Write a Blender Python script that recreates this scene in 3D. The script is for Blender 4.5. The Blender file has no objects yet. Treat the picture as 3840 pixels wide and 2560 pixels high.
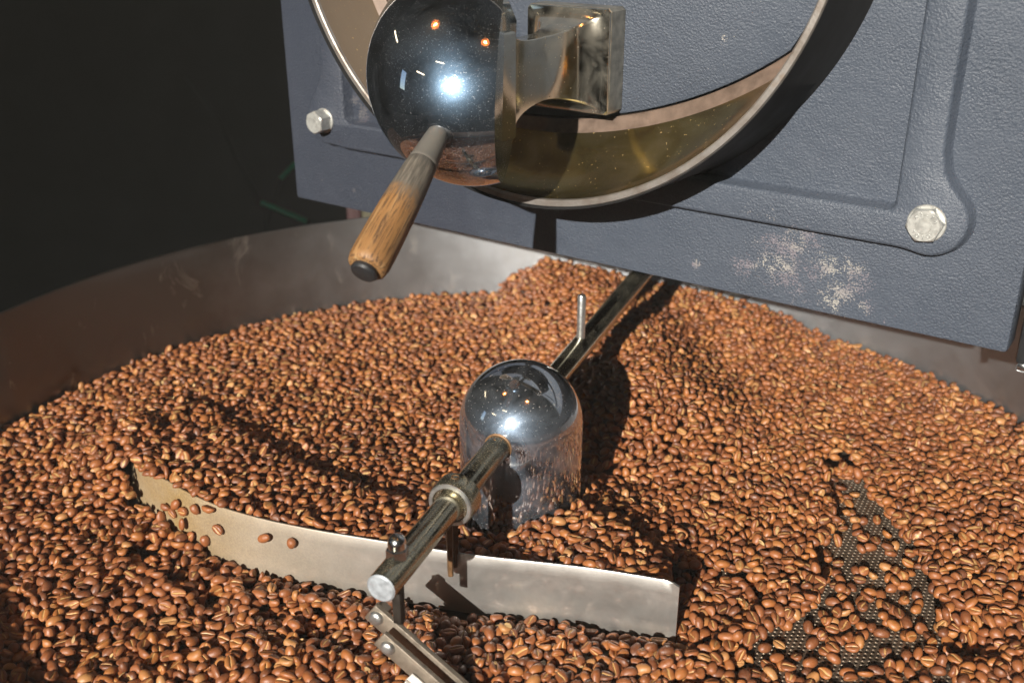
import bpy, bmesh, math, random
import numpy as np
from mathutils import Vector, Matrix

# ------------------------------------------------------------------ camera, world, sun, exposure
SC = bpy.context.scene
COL = SC.collection
R = math.radians

cam_d = bpy.data.cameras.new("camera")
cam_d.lens = 36.0
cam_d.sensor_width = 36.0
cam_d.clip_start = 0.01
cam_d.clip_end = 500
cam_d.dof.use_dof = True
cam_d.dof.focus_distance = 0.645
cam_d.dof.aperture_fstop = 8.0
cam = bpy.data.objects.new("camera", cam_d)
COL.objects.link(cam)
cam.location = (-0.0062, -0.6145, 0.415)
cam.rotation_euler = (math.pi / 2 - 0.4109, 0, 0)
SC.camera = cam

SUN_AZ, SUN_EL = R(22.5), R(22.0)          # azimuth left of straight behind the camera
SUN = Vector((-math.sin(SUN_AZ) * math.cos(SUN_EL), -math.cos(SUN_AZ) * math.cos(SUN_EL), math.sin(SUN_EL)))
world = bpy.data.worlds.new("World")
SC.world = world
world.use_nodes = True
wn = world.node_tree
bg = wn.nodes["Background"]
sky = wn.nodes.new("ShaderNodeTexSky")
sky.sky_type = 'NISHITA'
sky.sun_disc = False
sky.sun_elevation = SUN_EL
sky.sun_rotation = math.atan2(SUN.x, SUN.y)
wn.links.new(sky.outputs[0], bg.inputs[0])
bg.inputs[1].default_value = 0.10

sun_d = bpy.data.lights.new("sun", 'SUN')
sun_d.energy = 5.0
sun_d.angle = R(0.55)
sun_d.color = (1.0, 0.945, 0.86)
sun = bpy.data.objects.new("sun", sun_d)
COL.objects.link(sun)
sun.location = SUN * 6
sun.rotation_euler = SUN.to_track_quat('Z', 'Y').to_euler()

SC.view_settings.view_transform = 'Standard'
SC.view_settings.look = 'None'
SC.view_settings.gamma = 1.0
SC.view_settings.exposure = 0.66
SC.cycles.max_bounces = 8
SC.cycles.caustics_reflective = False
SC.cycles.caustics_refractive = False
SC.cycles.sample_clamp_indirect = 4.0

rng = random.Random(7)
NP = np.random.default_rng(11)


# ------------------------------------------------------------------ helpers: objects
def tag(o, label=None, cat=None, group=None, kind=None):
    if label: o["label"] = label
    if cat: o["category"] = cat
    if group: o["group"] = group
    if kind: o["kind"] = kind
    return o


def empty(name, loc=(0, 0, 0), rz=0.0):
    o = bpy.data.objects.new(name, None)
    o.empty_display_size = 0.02
    o.location = loc
    o.rotation_euler = (0, 0, rz)
    COL.objects.link(o)
    return o


def link(name, me, m=None, parent=None):
    o = bpy.data.objects.new(name, me)
    COL.objects.link(o)
    if m is not None and not me.materials:
        me.materials.append(m)
    if parent is not None:
        o.parent = parent
    return o


def finish(name, bm, m, parent=None, smooth=True, angle=40):
    bmesh.ops.recalc_face_normals(bm, faces=bm.faces)
    me = bpy.data.meshes.new(name)
    if smooth:
        for f in bm.faces: f.smooth = True
        lim = R(angle)
        for e in bm.edges:
            if len(e.link_faces) == 2 and e.calc_face_angle(0) > lim:
                e.smooth = False
    bm.to_mesh(me)
    bm.free()
    return link(name, me, m, parent)


def add_box(bm, lo, hi, bevel=0.0, seg=2, mat=None):
    r = bmesh.ops.create_cube(bm, size=1.0)
    vs = r["verts"]
    for v in vs:
        v.co = Vector([lo[i] + (v.co[i] + 0.5) * (hi[i] - lo[i]) for i in range(3)])
    if bevel > 0:
        es = list({e for v in vs for e in v.link_edges})
        r = bmesh.ops.bevel(bm, geom=es, offset=bevel, segments=seg, profile=0.5, affect='EDGES')
        vs = list({v for f in r["faces"] for v in f.verts} | {v for v in vs if v.is_valid})
    if mat is not None:
        bmesh.ops.transform(bm, matrix=mat, verts=vs)
    return vs


def frame_from(p0, p1, up=(0, 0, 1)):
    """matrix whose local Z runs from p0 to p1"""
    p0, p1 = Vector(p0), Vector(p1)
    z = (p1 - p0).normalized()
    u = Vector(up)
    if abs(z.dot(u)) > 0.98: u = Vector((1, 0, 0))
    x = u.cross(z).normalized()
    y = z.cross(x)
    m = Matrix((x, y, z)).transposed().to_4x4()
    m.translation = p0
    return m


def add_rings(bm, rings, closed=True, cap0=False, cap1=False):
    """rings: list of lists of points with equal counts"""
    vr = [[bm.verts.new(p) for p in ring] for ring in rings]
    n = len(vr[0])
    for a, b in zip(vr[:-1], vr[1:]):
        for i in range(n if closed else n - 1):
            j = (i + 1) % n
            bm.faces.new((a[i], a[j], b[j], b[i]))
    if cap0: bm.faces.new(list(reversed(vr[0])))
    if cap1: bm.faces.new(vr[-1])
    return vr


def add_lathe(bm, prof, mat=None, n=48, sides=None):
    """profile of (r, z) turned round local Z; r=0 ends are closed with a pole"""
    mat = mat or Matrix.Identity(4)
    n = sides or n
    prev = None
    for r, z in prof:
        if r < 1e-7:
            cur = [bm.verts.new(mat @ Vector((0, 0, z)))]
        else:
            cur = [bm.verts.new(mat @ Vector((r * math.cos(2 * math.pi * i / n), r * math.sin(2 * math.pi * i / n), z))) for i in range(n)]
        if prev is not None:
            for i in range(n):
                j = (i + 1) % n
                if len(prev) == 1 and len(cur) == 1: break
                if len(prev) == 1: bm.faces.new((prev[0], cur[i], cur[j]))
                elif len(cur) == 1: bm.faces.new((prev[i], prev[j], cur[0]))
                else: bm.faces.new((prev[i], prev[j], cur[j], cur[i]))
        prev = cur


def add_tube(bm, pts, r, n=12, cap=True):
    pts = [Vector(p) for p in pts]
    rs = r if isinstance(r, (list, tuple)) else [r] * len(pts)
    rings = []
    xa = None
    for i, p in enumerate(pts):
        t = (pts[min(i + 1, len(pts) - 1)] - pts[max(i - 1, 0)]).normalized()
        if xa is None:
            u = Vector((0, 0, 1)) if abs(t.z) < 0.9 else Vector((1, 0, 0))
            xa = u.cross(t).normalized()
        else:
            xa = (xa - t * xa.dot(t)).normalized()
        ya = t.cross(xa)
        rings.append([p + (xa * math.cos(2 * math.pi * k / n) + ya * math.sin(2 * math.pi * k / n)) * rs[i] for k in range(n)])
    add_rings(bm, rings, True, cap, cap)


# ------------------------------------------------------------------ helpers: materials
class NT:
    def __init__(self, name):
        self.m = bpy.data.materials.new(name)
        self.m.use_nodes = True
        self.t = self.m.node_tree
        self.b = self.t.nodes["Principled BSDF"]
        self.co = None

    def n(self, typ, **kw):
        nd = self.t.nodes.new(typ)
        for k, v in kw.items():
            if k.startswith("i_"):
                key = k[2:]
                key = int(key) if key.isdigit() else key.replace("_", " ")
                nd.inputs[key].default_value = v
            else:
                setattr(nd, k, v)
        return nd

    def l(self, a, b):
        self.t.links.new(a, b)

    def coord(self):
        if self.co is None:
            self.co = self.n("ShaderNodeTexCoord").outputs["Object"]
        return self.co

    def noise(self, scale, detail=4, rough=0.55, vec=None, stretch=None, dist=0.0):
        v = vec or self.coord()
        if stretch:
            mp = self.n("ShaderNodeMapping")
            mp.inputs["Scale"].default_value = stretch
            self.l(v, mp.inputs[0]); v = mp.outputs[0]
        nd = self.n("ShaderNodeTexNoise", i_Scale=scale, i_Detail=detail, i_Roughness=rough, i_Distortion=dist)
        self.l(v, nd.inputs["Vector"])
        return nd.outputs["Fac"]

    def ramp(self, fac, stops):
        nd = self.n("ShaderNodeValToRGB")
        el = nd.color_ramp.elements
        while len(el) < len(stops): el.new(0.5)
        for e, (p, c) in zip(el, stops):
            e.position = p
            e.color = (c, c, c, 1) if not isinstance(c, (tuple, list)) else (*c, 1)
        self.l(fac, nd.inputs[0])
        return nd.outputs[0]

    def mix(self, fac, a, b, blend='MIX'):
        nd = self.n("ShaderNodeMix", data_type='RGBA', blend_type=blend)
        for k, v in ((0, fac), (6, a), (7, b)):
            if isinstance(v, (int, float)): nd.inputs[k].default_value = v
            elif isinstance(v, (tuple, list)): nd.inputs[k].default_value = (*v, 1)
            else: self.l(v, nd.inputs[k])
        return nd.outputs[2]

    def math(self, op, a, b=None, clamp=False):
        nd = self.n("ShaderNodeMath", operation=op, use_clamp=clamp)
        for k, v in ((0, a), (1, b)):
            if v is None: continue
            if isinstance(v, (int, float)): nd.inputs[k].default_value = v
            else: self.l(v, nd.inputs[k])
        return nd.outputs[0]

    def set(self, key, v):
        if isinstance(v, (int, float)): self.b.inputs[key].default_value = v
        elif isinstance(v, (tuple, list)): self.b.inputs[key].default_value = (*v, 1)
        else: self.l(v, self.b.inputs[key])

    def bump(self, h, strength, dist, chain=None):
        nd = self.n("ShaderNodeBump", i_Strength=strength, i_Distance=dist)
        self.l(h, nd.inputs["Height"])
        if chain is not None: self.l(chain, nd.inputs["Normal"])
        self.l(nd.outputs[0], self.b.inputs["Normal"])
        return nd.outputs[0]

    def spots(self, pts):
        """soft round masks (0..1) round object-space points (x, y, z, radius), summed"""
        tot = None
        for x, y, z, r in pts:
            nd = self.n("ShaderNodeVectorMath", operation='DISTANCE')
            self.l(self.coord(), nd.inputs[0]); nd.inputs[1].default_value = (x, y, z)
            mr = self.n("ShaderNodeMapRange", i_1=r, i_2=0.0, i_3=0.0, i_4=1.0)
            mr.interpolation_type = 'SMOOTHSTEP'
            self.l(nd.outputs["Value"], mr.inputs[0])
            tot = mr.outputs[0] if tot is None else self.math('MAXIMUM', tot, mr.outputs[0])
        return tot


def simple(name, base, rough=0.5, metal=0.0, var=0.15, vscale=60, bump=0.0, bscale=300, bdist=0.0005):
    t = NT(name)
    f = t.noise(vscale, 5)
    lo = tuple(c * (1 - var) for c in base); hi = tuple(min(1, c * (1 + var)) for c in base)
    t.set("Base Color", t.ramp(f, [(0.3, lo), (0.7, hi)]))
    t.set("Roughness", t.ramp(f, [(0.3, rough * 0.85), (0.7, min(1, rough * 1.15))]))
    t.set("Metallic", metal)
    if bump: t.bump(t.noise(bscale, 3), bump, bdist)
    return t.m


def dusty_metal(name, base, rough, rough2, dust, dust_amt, speck_scale=900, smear=25, metal=1.0, speck_th=0.66, grain=None, haze=None):
    """polished metal with smeared wiping marks, dust film and fine coffee specks"""
    t = NT(name)
    sm = t.noise(smear, 6, 0.62, dist=0.6)
    sp = t.noise(speck_scale, 2, 0.5)
    big = t.noise(smear * 0.45, 3)
    speck = t.math('MULTIPLY', t.ramp(sp, [(speck_th, 0.0), (speck_th + 0.05, 1.0)]), t.ramp(big, [(0.3, 0.35), (0.65, 1.0)]))
    film = t.math('MULTIPLY', t.ramp(sm, [(0.38, 0.0), (0.75, 1.0)]), dust_amt)
    dm = t.math('MAXIMUM', film, t.math('MULTIPLY', speck, 0.75))
    t.set("Base Color", t.mix(dm, base, dust))
    t.set("Metallic", t.math('MULTIPLY', t.math('SUBTRACT', 1.0, t.math('MULTIPLY', dm, 0.85)), metal))
    rg = t.ramp(sm, [(0.35, rough), (0.72, rough2)])
    t.set("Roughness", t.math('ADD', rg, t.math('MULTIPLY', speck, 0.4), clamp=True))
    if haze:
        gl_ = t.n("ShaderNodeBsdfGlossy", i_Roughness=haze[1]); gl_.inputs["Color"].default_value = (*haze[2], 1)
        mx = t.n("ShaderNodeMixShader"); mx.inputs[0].default_value = haze[0]
        if haze[0] > 0.06:
            hf = t.math('MULTIPLY', t.ramp(sm, [(0.36, 0.08), (0.66, 1.0)]), haze[0])
            if len(haze) > 3:
                sz_ = t.n("ShaderNodeSeparateXYZ"); t.l(t.coord(), sz_.inputs[0])
                hf = t.math('MULTIPLY', hf, t.ramp(t.math('MULTIPLY', sz_.outputs[2], 5.0), [(0.20, 0.55), (0.42, 1.0), (0.58, 0.22)]))
            t.l(hf, mx.inputs[0])
        t.l(t.b.outputs[0], mx.inputs[1]); t.l(gl_.outputs[0], mx.inputs[2])
        t.l(mx.outputs[0], t.t.nodes["Material Output"].inputs[0])
    if grain:
        t.bump(t.noise(grain[0], 3, 0.5, stretch=grain[1]), grain[2], 0.0002)
    return t.m


# ------------------------------------------------------------------ materials
M_CHROME_HUB = dusty_metal("chrome_hub", (0.66, 0.69, 0.72), 0.05, 0.12, (0.33, 0.24, 0.15), 0.10, 700, 32, haze=(0.50, 0.46, (0.58, 0.76, 1.0), 1))
M_CHROME_BALL = dusty_metal("chrome_ball", (0.60, 0.64, 0.70), 0.03, 0.06, (0.42, 0.36, 0.28), 0.04, 1900, 24, speck_th=0.655, haze=(0.14, 0.36, (0.42, 0.68, 1.0)))
M_ROD = dusty_metal("oily_steel_rod", (0.46, 0.43, 0.33), 0.12, 0.27, (0.34, 0.26, 0.13), 0.26, 1100, 40, speck_th=0.61)
M_ZINC = simple("zinc_steel", (0.62, 0.63, 0.62), 0.36, 0.9, 0.12, 250, 0.15, 700)
M_ZINC_END = simple("zinc_end_face", (0.50, 0.54, 0.58), 0.55, 0.55, 0.18, 300, 0.3, 900)
M_NUT = simple("bright_nut", (0.76, 0.77, 0.78), 0.22, 1.0, 0.06, 150)
M_BOLT = simple("galvanised_bolt", (0.66, 0.66, 0.62), 0.42, 0.65, 0.16, 260, 0.2, 600)
M_RUSTY = simple("brown_greasy_steel", (0.20, 0.11, 0.05), 0.5, 0.35, 0.4, 180, 0.4, 500)
M_BAR = simple("grimy_steel_bar", (0.40, 0.34, 0.27), 0.42, 0.75, 0.25, 120, 0.2, 700)
M_BARTOP = simple("worn_white_clip", (0.72, 0.68, 0.62), 0.5, 0.0, 0.25, 180, 0.2, 500)
M_DARKSTEEL = simple("sooty_steel", (0.025, 0.019, 0.014), 0.6, 0.2, 0.3, 150)
M_BLACK = simple("black_plastic", (0.022, 0.023, 0.025), 0.42, 0.0, 0.2, 200, 0.2, 600)
M_DARK = simple("dark_matte", (0.012, 0.012, 0.011), 0.9, 0.0, 0.2, 8)
M_BOX = simple("dark_housing", (0.03, 0.032, 0.036), 0.6, 0.0, 0.2, 40)


def m_plate(name, spots, left_shade=False):
    t = NT(name)
    base = t.ramp(t.noise(9, 4), [(0.3, (0.062, 0.077, 0.104)), (0.7, (0.084, 0.100, 0.130))])
    fine = t.noise(420, 3, 0.6)
    col = t.mix(t.ramp(fine, [(0.45, 0.0), (0.8, 0.35)]), base, (0.130, 0.148, 0.178))
    if spots:
        msk = t.spots(spots)
        fl = t.math('ADD', t.math('MULTIPLY', t.noise(70, 6, 0.7), 0.55), t.math('MULTIPLY', t.noise(800, 2, 0.6), 0.45))
        th = t.math('SUBTRACT', t.math('ADD', fl, t.math('MULTIPLY', msk, 0.15)), 0.632)
        pm = t.ramp(th, [(0.0, 0.0), (0.03, 1.0)])
        pink = t.ramp(t.noise(45, 3), [(0.45, (0.21, 0.19, 0.215)), (0.66, (0.42, 0.40, 0.36))])
        col = t.mix(t.math('MULTIPLY', pm, t.ramp(msk, [(0.0, 0.0), (0.15, 0.9)])), col, pink)
    if left_shade:                                                   # half-shade on the plate's left painted into the base colour
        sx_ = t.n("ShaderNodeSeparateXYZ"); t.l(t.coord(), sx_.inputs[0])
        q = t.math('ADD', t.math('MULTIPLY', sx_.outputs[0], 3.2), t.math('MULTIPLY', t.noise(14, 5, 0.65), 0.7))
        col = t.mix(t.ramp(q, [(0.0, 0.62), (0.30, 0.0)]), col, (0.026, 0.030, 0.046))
    t.set("Base Color", col)
    t.set("Roughness", t.ramp(t.noise(30, 4), [(0.3, 0.40), (0.7, 0.54)]))
    t.set("Specular IOR Level", 0.45)
    v = t.n("ShaderNodeTexNoise", i_Scale=680, i_Detail=2.5, i_Roughness=0.55, i_Distortion=0.0)
    t.l(t.coord(), v.inputs["Vector"])
    hv = t.n("ShaderNodeMath", operation='MULTIPLY'); t.l(v.outputs["Fac"], hv.inputs[0]); t.l(t.ramp(t.noise(11, 4, 0.6), [(0.30, 0.35), (0.65, 1.0)]), hv.inputs[1])
    b = t.bump(hv.outputs[0], 0.9, 0.0015)
    t.bump(t.noise(80, 2), 0.3, 0.002, b)
    return t.m


def m_trough():
    t = NT("stained_trough_metal")
    s = t.noise(22, 5, 0.6, dist=1.2)
    col = t.ramp(s, [(0.3, (0.17, 0.115, 0.040)), (0.5, (0.24, 0.185, 0.070)), (0.72, (0.31, 0.245, 0.14))])
    sp = t.ramp(t.noise(520, 2), [(0.70, 0.0), (0.74, 1.0)])
    sx_ = t.n("ShaderNodeSeparateXYZ"); t.l(t.coord(), sx_.inputs[0])
    du = t.ramp(t.math('ADD', t.math('MULTIPLY', sx_.outputs[0], -5.0), t.math('MULTIPLY', s, 0.5)), [(0.45, 0.0), (0.85, 0.85)])
    col = t.mix(du, col, (0.27, 0.20, 0.145))
    t.set("Base Color", t.mix(sp, col, (0.55, 0.38, 0.16)))
    t.set("Metallic", t.math('SUBTRACT', 0.9, t.math('MAXIMUM', t.math('MULTIPLY', sp, 0.8), t.math('MULTIPLY', du, 0.7))))
    t.set("Roughness", t.ramp(s, [(0.3, 0.11), (0.75, 0.28)]))
    return t.m


def m_rim():
    t = NT("rusty_rim_edge")
    s = t.noise(60, 5, 0.6)
    t.set("Base Color", t.ramp(s, [(0.35, (0.34, 0.285, 0.24)), (0.6, (0.50, 0.465, 0.43)), (0.8, (0.36, 0.23, 0.13))]))
    t.set("Metallic", 0.7)
    t.set("Roughness", 0.42)
    t.bump(t.noise(500, 3), 0.25, 0.0005)
    return t.m


def m_wood():
    t = NT("oiled_oak_grip")
    mp = t.n("ShaderNodeMapping"); mp.inputs["Scale"].default_value = (1, 1, 0.055)
    t.l(t.coord(), mp.inputs[0])
    g = t.noise(900, 5, 0.65, vec=mp.outputs[0], dist=0.3)
    g2 = t.noise(210, 3, 0.5, vec=mp.outputs[0], dist=0.2)
    wood = t.ramp(g2, [(0.3, (0.26, 0.125, 0.042)), (0.55, (0.35, 0.185, 0.070)), (0.75, (0.44, 0.28, 0.135))])
    wood = t.mix(t.ramp(g, [(0.50, 0.0), (0.58, 0.85)]), wood, (0.07, 0.036, 0.018))
    sep = t.n("ShaderNodeSeparateXYZ"); t.l(t.coord(), sep.inputs[0])
    edge = t.noise(70, 4, 0.6)
    zz = t.math('ADD', sep.outputs[2], t.math('MULTIPLY', edge, 0.035))
    ch = t.ramp(t.math('MULTIPLY', zz, 10.0), [(0.62, 1.0), (0.76, 0.0)])
    dark = t.ramp(g, [(0.40, (0.085, 0.075, 0.062)), (0.66, (0.20, 0.175, 0.14))])
    t.set("Base Color", t.mix(ch, wood, dark))
    t.set("Roughness", t.ramp(g, [(0.4, 0.46), (0.65, 0.68)]))
    t.bump(g, 0.45, 0.0006)
    return t.m


def m_wall():
    t = NT("brushed_tray_steel")
    s = t.noise(10, 5, 0.6, dist=0.5)
    scuff = t.ramp(t.noise(34, 6, 0.7, stretch=(1, 1, 0.45), dist=0.8), [(0.60, 0.0), (0.72, 1.0)])
    col = t.ramp(s, [(0.3, (0.42, 0.43, 0.44)), (0.55, (0.52, 0.54, 0.56)), (0.75, (0.44, 0.43, 0.41))])
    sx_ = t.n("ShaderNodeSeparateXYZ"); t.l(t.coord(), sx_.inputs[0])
    wall_shade = t.ramp(t.math('ADD', t.math('MULTIPLY', sx_.outputs[0], -2.2), t.math('MULTIPLY', t.noise(7, 5, 0.6), 0.5)), [(0.42, 0.0), (0.92, 0.94)])
    col = t.mix(wall_shade, col, (0.11, 0.088, 0.070))                # shade of the unlit left side painted into the wall colour
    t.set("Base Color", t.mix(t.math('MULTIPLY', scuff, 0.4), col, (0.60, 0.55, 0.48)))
    t.set("Metallic", 0.97)
    t.set("Roughness", t.math('ADD', t.ramp(t.noise(26, 5, 0.65), [(0.3, 0.43), (0.7, 0.52)]), t.math('MULTIPLY', scuff, 0.08)))
    t.bump(t.noise(300, 3, stretch=(1, 1, 0.08)), 0.10, 0.0004)
    g = t.n("ShaderNodeBsdfGlossy", i_Roughness=0.17); g.inputs["Color"].default_value = (0.42, 0.42, 0.42, 1)
    mx = t.n("ShaderNodeMixShader"); mx.inputs[0].default_value = 0.10
    t.l(t.b.outputs[0], mx.inputs[1]); t.l(g.outputs[0], mx.inputs[2])
    t.l(mx.outputs[0], t.t.nodes["Material Output"].inputs[0])
    return t.m


def m_paddle():
    t = NT("dusty_paddle_steel")
    sep = t.n("ShaderNodeSeparateXYZ"); t.l(t.coord(), sep.inputs[0])
    s = t.noise(16, 5, 0.6)
    lx = t.math('ADD', sep.outputs[0], t.math('MULTIPLY', s, 0.10))
    dm = t.ramp(t.math('ADD', t.math('MULTIPLY', lx, 2.6), 0.66), [(0.20, 1.0), (0.66, 0.12)])
    low = t.ramp(t.math('MULTIPLY', sep.outputs[2], 20.0), [(0.05, 0.30), (0.75, 0.0)])     # dust clings to the foot
    dm = t.math('MAXIMUM', dm, t.math('MULTIPLY', low, t.ramp(t.noise(30, 4), [(0.35, 0.3), (0.65, 1.6)])))
    dust = t.ramp(t.noise(700, 3, 0.6), [(0.35, (0.27, 0.170, 0.060)), (0.7, (0.41, 0.28, 0.115))])
    blot = t.noise(38, 6, 0.7, dist=0.3)
    steel = t.ramp(blot, [(0.35, (0.60, 0.59, 0.57)), (0.65, (0.66, 0.65, 0.63))])
    t.set("Base Color", t.mix(t.math('MULTIPLY', dm, t.ramp(s, [(0.3, 0.7), (0.6, 1.0)])), steel, dust))
    t.set("Metallic", t.math('SUBTRACT', 0.96, t.math('MULTIPLY', dm, 0.72)))
    t.set("Roughness", t.math('ADD', t.math('MULTIPLY', dm, 0.15), t.ramp(blot, [(0.3, 0.43), (0.7, 0.50)])))
    scr = t.noise(420, 3, 0.6, stretch=(0.10, 0.10, 1.0))
    t.bump(scr, 0.10, 0.0002)
    g = t.n("ShaderNodeBsdfGlossy", i_Roughness=0.13); g.inputs["Color"].default_value = (0.62, 0.60, 0.57, 1)
    mx = t.n("ShaderNodeMixShader")
    t.l(t.math('MULTIPLY', t.math('SUBTRACT', 1.0, dm), t.ramp(blot, [(0.3, 0.36), (0.7, 0.26)])), mx.inputs[0])
    t.l(t.b.outputs[0], mx.inputs[1]); t.l(g.outputs[0], mx.inputs[2])
    t.l(mx.outputs[0], t.t.nodes["Material Output"].inputs[0])
    return t.m


def m_floor():
    t = NT("perforated_tray_steel")
    s = t.noise(60, 5, 0.6)
    t.set("Base Color", t.ramp(s, [(0.3, (0.13, 0.090, 0.058)), (0.7, (0.25, 0.195, 0.145))]))
    t.set("Metallic", 0.6)
    t.set("Roughness", t.ramp(s, [(0.3, 0.34), (0.7, 0.52)]))
    return t.m


def m_bean(name, individual):
    t = NT(name)
    if individual:
        tone = t.n("ShaderNodeAttribute", attribute_name="tone", attribute_type='OBJECT').outputs["Fac"]
    else:
        tone = t.n("ShaderNodeAttribute", attribute_name="tone").outputs["Fac"]
    ch = t.n("ShaderNodeAttribute", attribute_name="chaff").outputs["Fac"]
    skin = t.ramp(tone, [(0.0, (0.130, 0.039, 0.015)), (0.22, (0.230, 0.070, 0.022)), (0.65, (0.325, 0.104, 0.029)), (0.90, (0.42, 0.150, 0.034)), (1.0, (0.50, 0.25, 0.09))])
    mott = t.noise(500, 3, 0.6)
    skin = t.mix(t.ramp(mott, [(0.35, 0.0), (0.75, 0.35)]), skin, (0.38, 0.17, 0.075))
    fl = t.math('MULTIPLY', ch, t.ramp(t.noise(380, 3, 0.6), [(0.30, 0.25), (0.55, 1.0)]))
    t.set("Base Color", t.mix(t.ramp(fl, [(0.25, 0.0), (0.75, 1.0)]), skin, (0.62, 0.38, 0.145)))
    t.set("Roughness", t.ramp(mott, [(0.3, 0.42), (0.7, 0.56)]))
    t.set("Specular IOR Level", 0.75)
    t.bump(t.noise(750, 3, 0.6), 0.30, 0.0007)
    return t.m


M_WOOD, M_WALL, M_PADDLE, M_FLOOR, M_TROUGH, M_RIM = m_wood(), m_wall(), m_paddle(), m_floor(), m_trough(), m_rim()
M_BEAN, M_BEAN1 = m_bean("roasted_bean_heap", False), m_bean("roasted_bean", True)

# ------------------------------------------------------------------ setting: the dim workshop the roaster stands in, open to the sun
def slab(name, lo, hi, m=M_DARK):
    bm = bmesh.new(); add_box(bm, lo, hi)
    return tag(finish(name, bm, m, smooth=False), kind="structure")

slab("floor", (-4.4, -5.2, -0.95), (3.2, 2.7, -0.85))
slab("back_wall", (-4.4, 2.4, -0.85), (3.2, 2.5, 3.9))
bm = bmesh.new()
for lo, hi in (((-4.4, -5.0, -0.85), (-4.3, -1.05, 3.9)), ((-4.4, -0.55, -0.85), (-4.3, 2.4, 3.9)), ((-4.4, -1.05, -0.85), (-4.3, -0.55, 0.65)), ((-4.4, -1.05, 1.75), (-4.3, -0.55, 3.9))):
    add_box(bm, lo, hi)
tag(finish("left_wall", bm, M_DARK, smooth=False), kind="structure")
slab("right_wall", (3.1, -5.0, -0.85), (3.2, 2.4, 3.9))
slab("ceiling", (-4.4, -5.2, 3.9), (3.2, 2.7, 4.0))
WX0, WX1, WZ0, WZ1 = -2.74, -1.30, 1.80, 2.95                # the high window the sun comes through
bm = bmesh.new()
for lo, hi in (((-4.4, -5.12, -0.85), (WX0, -5.0, 3.9)), ((WX1, -5.12, -0.85), (3.2, -5.0, 3.9)), ((WX0, -5.12, -0.85), (WX1, -5.0, WZ0)), ((WX0, -5.12, WZ1), (WX1, -5.0, 3.9))):
    add_box(bm, lo, hi)
tag(finish("front_wall", bm, M_DARK, smooth=False), kind="structure")
hb = bmesh.new(); add_box(hb, (-5.4, -6.2, -1.95), (4.2, 3.6, 5.0))  # thin scattering volume added to lift the blacks
hz = finish("haze", hb, None, smooth=False)
hm_ = bpy.data.materials.new("added_haze"); hm_.use_nodes = True
hm_.node_tree.nodes.remove(hm_.node_tree.nodes["Principled BSDF"])
pv = hm_.node_tree.nodes.new("ShaderNodeVolumePrincipled")
pv.inputs["Color"].default_value = (0.92, 0.95, 0.93, 1); pv.inputs["Density"].default_value = 0.025; pv.inputs["Anisotropy"].default_value = 0.0
hm_.node_tree.links.new(pv.outputs[0], hm_.node_tree.nodes["Material Output"].inputs["Volume"])
hz.data.materials.append(hm_)
tag(hz, "thin haze added to lift the dark tones of the dim workshop", kind="stuff")

# ------------------------------------------------------------------ roaster front plate (local x along the plate, y into the machine, z up)
PORG = Vector((-0.00621, 0.13555, 0.415))
PROT = -0.6124
UX = Vector((math.cos(PROT), math.sin(PROT), 0)); NN = Vector((math.sin(PROT), -math.cos(PROT), 0))
UC, WB = 0.0605, -0.2464
def pw(u, w, n): return PORG + UX * u + Vector((0, 0, w)) + NN * n          # plate coordinates to world
def pl(u, w, n): return Vector((u - UC, -n, w - WB))                        # plate coordinates to the Empty's own
plate = empty("roaster_front", pw(UC, WB, 0), PROT)
tag(plate, "blue grey hammered cast front plate of the roaster standing above the tray of beans", "roaster")
SPOTS_R = [(0.218, -0.212, 0.050), (0.255, -0.225, 0.034), (0.2254, -0.2085, 0.026), (0.205, -0.205, 0.02), (0.2455, -0.2165, 0.017), (0.262, -0.224, 0.013), (0.192, -0.2260, 0.020), (0.215, -0.230, 0.016),
           (0.2690, -0.2345, 0.013), (0.240, -0.232, 0.009), (0.154, -0.2318, 0.007), (0.283, -0.2425, 0.006)]
SPOTS_L = [(-0.1594, -0.1956, 0.006), (-0.1622, -0.2294, 0.006), (-0.1596, -0.2403, 0.007), (-0.1560, -0.172, 0.010), (-0.147, -0.166, 0.018),
           (-0.1535, -0.152, 0.012), (-0.1560, -0.138, 0.008), (-0.152, -0.180, 0.006), (-0.178, -0.205, 0.003), (-0.195, -0.19, 0.003), (-0.2, -0.225, 0.003)]
M_PLATE = m_plate("hammered_blue_grey_paint", [(u - UC, 0.0, w - WB, r) for u, w, r in SPOTS_R + SPOTS_L], left_shade=True)
bm = bmesh.new()
add_box(bm, pl(-0.234, WB, 0.0) + Vector((0, 0, 0)), pl(0.354, 0.36, -0.022), 0.0028, 2)
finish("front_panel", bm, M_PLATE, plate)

# the raised border: a U-shaped band with two bolt bosses, draughted and rounded edges
def arc(cx, cy, r, a0, a1, n): return [(cx + r * math.cos(R(a0 + (a1 - a0) * i / n)), cy + r * math.sin(R(a0 + (a1 - a0) * i / n))) for i in range(n + 1)]
BW, BR, BL_ = -0.1905, 0.302, -0.181
bR, bL = (0.3012, -0.1722), (-0.1797, -0.1690)
outer = [(BR, 0.36), (BR, 0.1), (BR, -0.05), (BR, -0.115), (0.3025, -0.132)]
outer += [(0.3050, -0.1440), (0.3095, -0.1510), (0.3150, -0.1570)] + arc(bR[0], bR[1], 0.0205, 38, -100, 14) + [(0.2915, -0.1912), (0.285, -0.1905)]
outer += [(0.2, BW), (0.1, BW), (0.0, BW), (-0.1, BW), (-0.165, BW)]
outer += [(-0.170, -0.1895)] + arc(bL[0], bL[1], 0.0205, -80, -218, 14) + [(-0.190, -0.148), (-0.184, -0.139)]
outer += [(BL_, -0.125), (BL_, -0.05), (BL_, 0.1), (BL_, 0.36)]
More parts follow.
